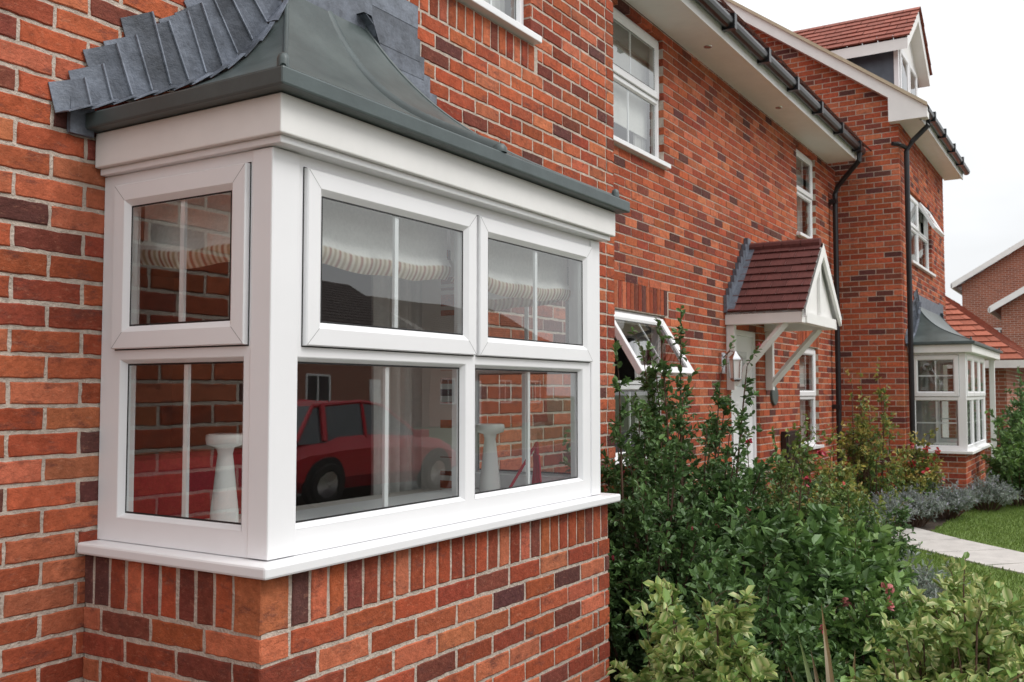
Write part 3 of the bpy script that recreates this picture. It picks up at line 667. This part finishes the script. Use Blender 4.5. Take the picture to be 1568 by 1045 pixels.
mb=MB(); mb.box(-60,90,-4.1,-2.3,ZG-.05,ZG+.005); mb.build('pavement',[M_path])
mb=MB(); mb.box(-60,90,-4.22,-4.1,ZG-.1,ZG+.01); mb.box(-60,90,-10.4,-10.28,ZG-.1,ZG+.01); mb.build('kerb',[M_kerb])
mb=MB(); mb.poly([(-60,-10.28,ZG-.008),(90,-10.28,ZG-.008),(90,-4.22,ZG-.008),(-60,-4.22,ZG-.008)]); mb.build('road',[M_asph])

# ================================================================= red car
def car(cx,cy,name='parked_car'):
    e=empty(name); g=ZG-.008
    st=[(-2.0,.45,.62,.70),(-1.95,.28,.78,.78),(-1.6,.22,.92,.84),(-1.0,.2,.96,.86),(0,.2,.96,.87),(.9,.2,.93,.86),(1.5,.22,.84,.84),(1.92,.28,.70,.78),(2.02,.4,.56,.68)]
    st=[(cx+a,g+b,g+c_,d) for a,b,c_,d in st]; mb=MB(); rows=[]
    for (x,zb,zt,hw) in st:
        rows.append([(x,cy-hw*.85,zb),(x,cy-hw,zb+(zt-zb)*.25),(x,cy-hw,zt-(zt-zb)*.25),(x,cy-hw*.88,zt),(x,cy,zt+.02),(x,cy+hw*.88,zt),(x,cy+hw,zt-(zt-zb)*.25),(x,cy+hw,zb+(zt-zb)*.25),(x,cy+hw*.85,zb)])
    for i in range(len(rows)-1):
        for j in range(8): mb.poly([rows[i][j],rows[i+1][j],rows[i+1][j+1],rows[i][j+1]],0)
    mb.poly(rows[0]); mb.poly(rows[-1])
    gh=[(-1.75,.93,.74),(-1.35,1.40,.60),(-.3,1.46,.62),(.35,1.40,.60),(1.05,.90,.74)]
    for i in range(len(gh)-1):
        x0_,z0_,w0=cx+gh[i][0],g+gh[i][1],gh[i][2]; x1_,z1_,w1=cx+gh[i+1][0],g+gh[i+1][1],gh[i+1][2]
        for s in (-1,1): mb.poly([(x0_,cy+s*.77,g+.9),(x1_,cy+s*.77,g+.9),(x1_,cy+s*w1,z1_),(x0_,cy+s*w0,z0_)],1)
        mb.poly([(x0_,cy-w0,z0_+.002),(x1_,cy-w1,z1_+.002),(x1_,cy+w1,z1_+.002),(x0_,cy+w0,z0_+.002)],0 if i in (1,2) else 1)
    for s in (-1,1):
        for i in range(len(gh)-1): mb.tube([(cx+gh[i][0],cy+s*gh[i][2],g+gh[i][1]),(cx+gh[i+1][0],cy+s*gh[i+1][2],g+gh[i+1][1])],.03,6,0)
        mb.tube([(cx-.35,cy+s*.775,g+.92),(cx-.3,cy+s*.63,g+1.44)],.03,6,0); mb.tube([(cx-1.3,cy+s*.775,g+.92),(cx-1.2,cy+s*.62,g+1.42)],.04,6,0)
        mb.box(cx+.72,cx+.86,cy+s*.95-.07,cy+s*.95+.07,g+.9,g+1.02,0)
        mb.box(cx+1.78,cx+1.98,cy+s*.62-.13,cy+s*.62+.13,g+.58,g+.70,2); mb.box(cx-1.99,cx-1.8,cy+s*.66-.1,cy+s*.66+.1,g+.62,g+.84,0)
        for wx in (-1.3,1.28):
            c=(cx+wx,cy+s*.80,g+.31)
            mb.lathe((cx+wx,cy+s*.79,g+.33),[(0,s*.085),(.38,s*.085),(.38,0)],24,3,axis='Y')
            mb.lathe(c,[(.2,s*.09),(.22,s*.11),(.29,s*.11),(.31,s*.09),(.31,-s*.1)],24,3,axis='Y'); mb.lathe(c,[(0,s*.10),(.05,s*.105),(.2,s*.09)],10,2,axis='Y')
    mb.build('car_body',[M_carp,M_glassd,M_chrome,M_rubber],e)
car(11.4,-6.3)

# ================================================================= foliage
def rand_cols(n,cols,var=.18):
    c=np.array(cols)[rng.integers(0,len(cols),n)]; return c*rng.uniform(1-var,1+var,(n,1))
class Leaves:
    def __init__(s): s.P=[];s.D=[];s.U=[];s.L=[];s.W=[];s.C=[];s.C2=[]
    def add(s,P,D,U,Ln,W,C,C2=None):
        s.P.append(P);s.D.append(D);s.U.append(U);s.L.append(Ln);s.W.append(W);s.C.append(C);s.C2.append(C if C2 is None else C2)
    def mesh(s):
        P=np.vstack(s.P);D=np.vstack(s.D);U=np.vstack(s.U);Ln=np.concatenate(s.L)[:,None];W=np.concatenate(s.W)[:,None];C=np.vstack(s.C);C2=np.vstack(s.C2)
        D/=np.linalg.norm(D,axis=1,keepdims=True)+1e-9; S=np.cross(D,U); S/=np.linalg.norm(S,axis=1,keepdims=True)+1e-9; N=np.cross(S,D)
        w=Ln*W*.5; n=len(P); V=np.empty((n,6,3))
        V[:,0]=P; V[:,1]=P+D*Ln*.3+S*w*.9+N*w*.3; V[:,2]=P+D*Ln*.68+S*w*.85+N*w*.25; V[:,3]=P+D*Ln-N*Ln*.12; V[:,4]=P+D*Ln*.68-S*w*.85+N*w*.25; V[:,5]=P+D*Ln*.3-S*w*.9+N*w*.3
        CC=np.empty((n,6,3)); CC[:]=C[:,None,:]; CC[:,[1,2,4,5]]=C2[:,None,:]
        b=(np.arange(n)*6)[:,None]; F=np.concatenate([b+np.array([[0,1,2,3]]),b+np.array([[0,3,4,5]])],0)
        return V.reshape(-1,3),F,CC.reshape(-1,3)
def bez(a,b,c,t): t=np.asarray(t)[:,None]; return a*(1-t)**2+2*b*t*(1-t)+c*t*t
def shrub(name,parts,extra=None):
    lv=Leaves(); st=MB()
    for p in parts:
        h=p['h']; cols=p['cols']; tip=p.get('tip',cols); Lf=p['L']
        for i in range(p['ns']):
            th=rng.uniform(0,6.283); ro=math.sqrt(rng.uniform(0,1)); strag=rng.uniform()<p.get('strag',.1)
            a=np.array([p['x']+p['rx']*.35*ro*math.cos(th),p['y']+p['ry']*.35*ro*math.sin(th),ZG])
            hh=h*(1-p.get('dome',.45)*ro**2)*rng.uniform(.62,1.0)
            if strag: hh=h*rng.uniform(1.0,p.get('sh',1.2)); ro*=.7
            c=np.array([p['x']+p['rx']*ro*math.cos(th),p['y']+p['ry']*ro*math.sin(th),ZG+hh])
            b=np.array([a[0]*.45+c[0]*.55+rng.normal(0,.04),a[1]*.45+c[1]*.55+rng.normal(0,.04),ZG+hh*.62])
            tt=np.linspace(0,1,8); path=bez(a,b,c,tt); st.tube([tuple(q) for q in path],.004+.005*h,4,1,taper=.25,cap=False,col=(.1,.05,.03))
            nt=p['nt']
            for j in range(nt):
                t0=1.0 if j==0 else rng.uniform(p.get('t0',.3),1)**.8
                o=bez(a,b,c,[t0])[0]; d=rng.normal(0,1,3); d[2]=abs(d[2])*.6+.35
                if j==0: d=(c-b); 
                d[:2]+=np.array([math.cos(th),math.sin(th)])*.5*ro; d/=np.linalg.norm(d)
                ln=rng.uniform(.35,1)*p.get('tw',.16)*(1.5 if strag and j==0 else 1)*(.55 if strag and t0>.75 and j else 1)
                e=o+d*ln
                if strag or rng.uniform()<.25: st.tube([tuple(o),tuple(o+d*ln*.5+np.array([0,0,.008])),tuple(e)],.0025,3,1,taper=.4,cap=False,col=(.12,.06,.03))
                n=p['nl']; s=rng.uniform(.05,1.02,n); P=o+d*ln*s[:,None]
                D=d*.65+rng.normal(0,.75,(n,3)); D[:,2]+=.12; U=np.array([0,0,1.])+rng.normal(0,.45,(n,3))
                C=rand_cols(n,cols); T=rand_cols(n,tip); k=(np.clip((t0-.6)/.4,0,1)*s**1.5)[:,None]; C=C*(1-k)+T*k
                lens=Lf*rng.uniform(.55,1.15,n)
                if p.get('var') is not None:
                    C2=np.where(rng.uniform(0,1,(n,1))<.75,rand_cols(n,p['var'],.12),C); lv.add(P,D,U,lens,np.full(n,p['w']),C,C2)
                else: lv.add(P,D,U,lens,np.full(n,p['w']),C)
                if p.get('fl') and t0>.7 and rng.uniform()<p['fl'][1]:
                    m=9; P=np.repeat((e+np.array([0,0,.01]))[None],m,0)+rng.normal(0,p['fl'][2]*.25,(m,3)); lv.add(P,rng.normal(0,1,(m,3)),rng.normal(0,1,(m,3))+np.array([0,0,1]),np.full(m,p['fl'][2]),np.full(m,.9),rand_cols(m,[p['fl'][0]],.25))
    V,F,C=lv.mesh(); V[:,2]+=ZO
    sv=np.array(st.v).reshape(-1,3).copy(); sv[:,2]+=ZO
    n=len(V); faces=F.tolist()+[tuple(i+n for i in f) for f in st.f]
    V=np.vstack([V,sv]); C=np.vstack([C,np.array(st.c).reshape(-1,3)])
    me=bpy.data.meshes.new(name); me.from_pydata(V.tolist(),[],faces); me.materials.append(M_leaf); me.materials.append(M_bark)
    mi=np.zeros(len(faces),dtype=np.int32); mi[len(F):]=1; me.polygons.foreach_set('material_index',mi)
    at=me.color_attributes.new('Col','FLOAT_COLOR','POINT'); CC=np.ones((len(V),4),dtype=np.float32); CC[:,:3]=C; at.data.foreach_set('color',CC.ravel()); me.update()
    ob=bpy.data.objects.new(name,me); scn.collection.objects.link(ob); return ob
DG=[(.07,.135,.045),(.09,.165,.055),(.058,.11,.038),(.105,.19,.062)]
MG=[(.11,.21,.06),(.14,.25,.07),(.09,.17,.05)]
LG=[(.20,.31,.08),(.16,.27,.065)]
YG=[(.28,.32,.07),(.36,.35,.08),(.20,.28,.07)]
PK=(.42,.06,.09)
shrub('escallonia_shrub',[
  dict(x=4.70,y=2.12,rx=.72,ry=.5,h=1.50,ns=72,nt=28,nl=12,L=.042,w=.58,cols=DG,tip=MG,fl=(PK,.015,.016),strag=.04,sh=1.1,t0=.08),
  dict(x=5.45,y=2.15,rx=.75,ry=.5,h=1.70,ns=72,nt=28,nl=12,L=.042,w=.58,cols=DG,tip=MG,fl=(PK,.015,.016),strag=.09,sh=1.17,t0=.08)])
shrub('hydrangea_shrub',[
  dict(x=5.0,y=1.45,rx=.6,ry=.45,h=1.02,ns=55,nt=16,nl=8,L=.075,w=.62,cols=DG+MG,tip=MG,strag=.0,t0=.2,dome=.3),
  dict(x=5.55,y=1.32,rx=.55,ry=.35,h=.92,ns=55,nt=16,nl=8,L=.075,w=.62,cols=MG,tip=LG,strag=.0,t0=.2,dome=.3)])
shrub('fuchsia_shrub',[dict(x=4.1,y=1.35,rx=.5,ry=.4,h=.85,ns=50,nt=18,nl=9,L=.05,w=.55,cols=DG+MG,tip=MG,fl=(PK,.015,.022),strag=0,t0=.15,dome=.3),
  dict(x=4.5,y=.9,rx=.5,ry=.4,h=.74,ns=45,nt=18,nl=9,L=.05,w=.55,cols=MG,tip=LG,fl=((.6,.2,.2),.03,.03),strag=0,t0=.15,dome=.3)])
shrub('rose_shrub',[dict(x=6.9,y=2.0,rx=.6,ry=.4,h=1.15,ns=42,nt=18,nl=9,L=.045,w=.6,cols=MG+DG,tip=[(.26,.18,.06),(.18,.26,.06)],fl=((.55,.05,.09),.02,.035),strag=.12,t0=.2),
  dict(x=7.9,y=2.3,rx=.65,ry=.4,h=1.08,ns=42,nt=16,nl=9,L=.045,w=.6,cols=MG,tip=YG,fl=((.55,.05,.09),.025,.035),strag=.12,t0=.2)])
VAR=[(.50,.50,.18),(.38,.43,.13),(.58,.56,.28)]
shrub('variegated_euonymus',[dict(x=2.85,y=1.10,rx=.27,ry=.22,h=1.05,ns=40,nt=13,nl=10,L=.046,w=.64,cols=LG,var=VAR,strag=0,tw=.11,t0=.4,dome=.25)])
shrub('variegated_euonymus',[dict(x=3.25,y=.42,rx=.42,ry=.24,h=1.0,ns=52,nt=13,nl=10,L=.046,w=.62,cols=LG,var=VAR,strag=0,tw=.11,t0=.4,dome=.25),
   dict(x=3.95,y=.42,rx=.4,ry=.25,h=.93,ns=40,nt=13,nl=10,L=.046,w=.62,cols=LG,var=VAR,strag=0,tw=.11,t0=.4,dome=.25)])
shrub('variegated_euonymus',[dict(x=1.50,y=1.42,rx=.13,ry=.1,h=1.03,ns=9,nt=9,nl=9,L=.028,w=.55,cols=LG,var=VAR,strag=.12,sh=1.04,tw=.06,t0=.5),
   dict(x=2.05,y=1.33,rx=.15,ry=.12,h=.90,ns=9,nt=8,nl=8,L=.045,w=.6,cols=MG,tip=LG,strag=0,tw=.1,t0=.5),
   dict(x=2.42,y=1.33,rx=.12,ry=.1,h=.88,ns=8,nt=8,nl=8,L=.045,w=.6,cols=MG,tip=LG,strag=0,tw=.1,t0=.5)])
GR=[(.27,.31,.26),(.32,.35,.32),(.20,.26,.19)]
shrub('lavender_bush',[dict(x=x,y=y,rx=.5,ry=.35,h=.45,ns=60,nt=9,nl=8,L=.055,w=.25,cols=GR,tip=[(.34,.33,.40),(.30,.33,.30)],strag=0,tw=.14,t0=.3) for x,y in ((10.7,2.45),(11.5,2.25),(12.4,2.05),(13.4,1.8),(14.5,1.45))])
shrub('grey_leaf_shrub',[dict(x=6.6,y=1.1,rx=.5,ry=.3,h=.52,ns=45,nt=10,nl=8,L=.06,w=.25,cols=GR,tip=GR,strag=0,t0=.2),dict(x=5.2,y=.62,rx=.5,ry=.3,h=.60,ns=45,nt=12,nl=8,L=.05,w=.5,cols=MG+DG,tip=LG,strag=0,t0=.2)])
shrub('photinia_shrub',[dict(x=11.9,y=2.4,rx=.5,ry=.35,h=1.5,ns=30,nt=16,nl=8,L=.06,w=.5,cols=MG+YG,tip=[(.40,.32,.08),(.40,.26,.08)],strag=.15,t0=.2),
  dict(x=10.6,y=2.55,rx=.6,ry=.35,h=.95,ns=34,nt=14,nl=8,L=.06,w=.5,cols=MG+YG,tip=[(.45,.38,.08),(.40,.28,.08)],strag=.1,t0=.2)])
shrub('mixed_border_shrub',[dict(x=9.4,y=2.2,rx=.7,ry=.4,h=.75,ns=40,nt=12,nl=8,L=.055,w=.5,cols=MG,tip=YG,fl=((.6,.06,.07),.03,.045),t0=.2),
  dict(x=13.3,y=2.1,rx=.5,ry=.25,h=.95,ns=30,nt=12,nl=8,L=.06,w=.5,cols=YG+MG,tip=[(.45,.35,.1)],fl=((.6,.06,.07),.06,.05),t0=.2),
  dict(x=8.6,y=1.7,rx=.4,ry=.3,h=.5,ns=24,nt=10,nl=8,L=.05,w=.5,cols=DG,tip=MG,t0=.2)])
shrub('laurel_shrub',[dict(x=15.4,y=1.1,rx=.8,ry=.4,h=1.0,ns=36,nt=14,nl=8,L=.09,w=.5,cols=DG+MG,tip=LG,t0=.15),dict(x=18.5,y=1.2,rx=1.2,ry=.5,h=1.7,ns=40,nt=14,nl=8,L=.10,w=.5,cols=DG+MG,tip=MG,tw=.25,t0=.15)])
# phormium
mb=MB()
for i in range(18):
    th=random.uniform(0,6.28); ln=random.uniform(.6,.95); lean=random.uniform(.15,.6); c=random.choice([(.14,.10,.05),(.12,.16,.05),(.20,.14,.06)])
    def fn(a,b,th=th,ln=ln,lean=lean):
        r=lean*ln*b**1.6; z=ln*b*(1-.25*lean*b); w=.022*(1-b**2.5)*(a-.5)*2
        return (3.0+r*math.cos(th)-w*math.sin(th),.70+r*math.sin(th)+w*math.cos(th),ZG+.05+z-.006*(1-abs(a-.5)*2))
    mb.grid(fn,2,10,0,lambda a,b,c=c:c)
mb.build('phormium_plant',[M_leaf],attr=True)
# grass blades
n=42000; gx=rng.uniform(6.6,16,n); gy=rng.uniform(-.2,1.9,n)
msk=np.zeros(n,bool)
for i in range(len(cl)-1):
    a=np.array(cl[i]);b=np.array(cl[i+1]);t=(b-a)/np.linalg.norm(b-a); rel=np.stack([gx-a[0],gy-a[1]],1); s=rel@t; d=np.abs(rel@np.array([-t[1],t[0]]))
    msk|=(s>-.1)&(s<np.linalg.norm(b-a)+.1)&(d<wd+.01)
msk|=(gy>np.interp(gx,[6.6,9.9,10.8,22],[.2,1.85,1.85,1.3]))
gx=gx[~msk];gy=gy[~msk];n=len(gx)
lv=Leaves(); lv.add(np.stack([gx,gy,np.full(n,ZG-.003)],1),np.stack([rng.normal(0,.4,n),rng.normal(0,.4,n),np.ones(n)],1),rng.normal(0,1,(n,3)),rng.uniform(.02,.045,n),np.full(n,.16),rand_cols(n,[(.17,.26,.05),(.22,.30,.07),(.13,.20,.04)]))
V,F,C=lv.mesh(); V[:,2]+=ZO; me=bpy.data.meshes.new('grass'); me.from_pydata(V.tolist(),[],F.tolist()); me.materials.append(M_leaf)
at=me.color_attributes.new('Col','FLOAT_COLOR','POINT'); CC=np.ones((len(V),4),dtype=np.float32); CC[:,:3]=C; at.data.foreach_set('color',CC.ravel()); scn.collection.objects.link(bpy.data.objects.new('grass',me))

# ================================================================= world, sun, camera
w=bpy.data.worlds.new('World'); scn.world=w; w.use_nodes=True; nt=w.node_tree; bg=nt.nodes['Background']
sd=Vector((.15,-.75,.85)).normalized()
sky=nt.nodes.new('ShaderNodeTexSky'); sky.sky_type='NISHITA'; sky.sun_disc=False; sky.sun_elevation=math.asin(sd.z); sky.sun_rotation=math.atan2(sd.x,sd.y); sky.dust_density=3
tc=nt.nodes.new('ShaderNodeTexCoord'); sp=nt.nodes.new('ShaderNodeSeparateXYZ'); L(nt,tc.outputs['Generated'],sp.inputs[0])
mr=nt.nodes.new('ShaderNodeMapRange'); mr.inputs['From Min'].default_value=0; mr.inputs['From Max'].default_value=1; mr.inputs['To Min'].default_value=8.0; mr.inputs['To Max'].default_value=20
L(nt,sp.outputs[2],mr.inputs['Value'])
nz=nt.nodes.new('ShaderNodeTexNoise'); nz.inputs['Scale'].default_value=3.2; nz.inputs['Detail'].default_value=4; nz.inputs['Roughness'].default_value=.5
mp=nt.nodes.new('ShaderNodeMapping'); mp.inputs['Scale'].default_value=(1,1,2.5); L(nt,tc.outputs['Generated'],mp.inputs['Vector']); L(nt,mp.outputs[0],nz.inputs['Vector'])
m2=nt.nodes.new('ShaderNodeMapRange'); m2.inputs['From Min'].default_value=.3; m2.inputs['From Max'].default_value=.7; m2.inputs['To Min'].default_value=.86; m2.inputs['To Max'].default_value=1.06
L(nt,nz.outputs['Fac'],m2.inputs['Value'])
mu=nt.nodes.new('ShaderNodeMath'); mu.operation='MULTIPLY'; L(nt,mr.outputs[0],mu.inputs[0]); L(nt,m2.outputs[0],mu.inputs[1])
vs=nt.nodes.new('ShaderNodeVectorMath'); vs.operation='SCALE'; vs.inputs[0].default_value=(.985,1.0,1.015); L(nt,mu.outputs[0],vs.inputs['Scale'])
mx=nt.nodes.new('ShaderNodeMix'); mx.data_type='RGBA'; mx.inputs['Factor'].default_value=.92; L(nt,sky.outputs[0],mx.inputs[6]); L(nt,vs.outputs[0],mx.inputs[7])
L(nt,mx.outputs[2],bg.inputs['Color']); bg.inputs['Strength'].default_value=.105
sl=bpy.data.lights.new('sun','SUN'); sl.energy=1.5; sl.angle=math.radians(25); sl.color=(1,.97,.94)
so=bpy.data.objects.new('sun',sl); scn.collection.objects.link(so); so.rotation_euler=(-sd).to_track_quat('-Z','Y').to_euler(); so.location=(0,-10,20)
cam=bpy.data.cameras.new('camera'); co=bpy.data.objects.new('camera',cam); scn.collection.objects.link(co); scn.camera=co
a=math.radians(31.8); p=math.radians(3.03)
co.location=(0,0,ZO); co.rotation_euler=Vector((math.cos(p)*math.cos(a),math.cos(p)*math.sin(a),math.sin(p))).to_track_quat('-Z','Y').to_euler()
cam.sensor_width=36; cam.lens=33.84; cam.clip_start=.05; cam.clip_end=2000
cam.dof.use_dof=True; cam.dof.focus_distance=3.4; cam.dof.aperture_fstop=9
scn.view_settings.view_transform='Standard'; scn.view_settings.look='None'; scn.view_settings.exposure=0
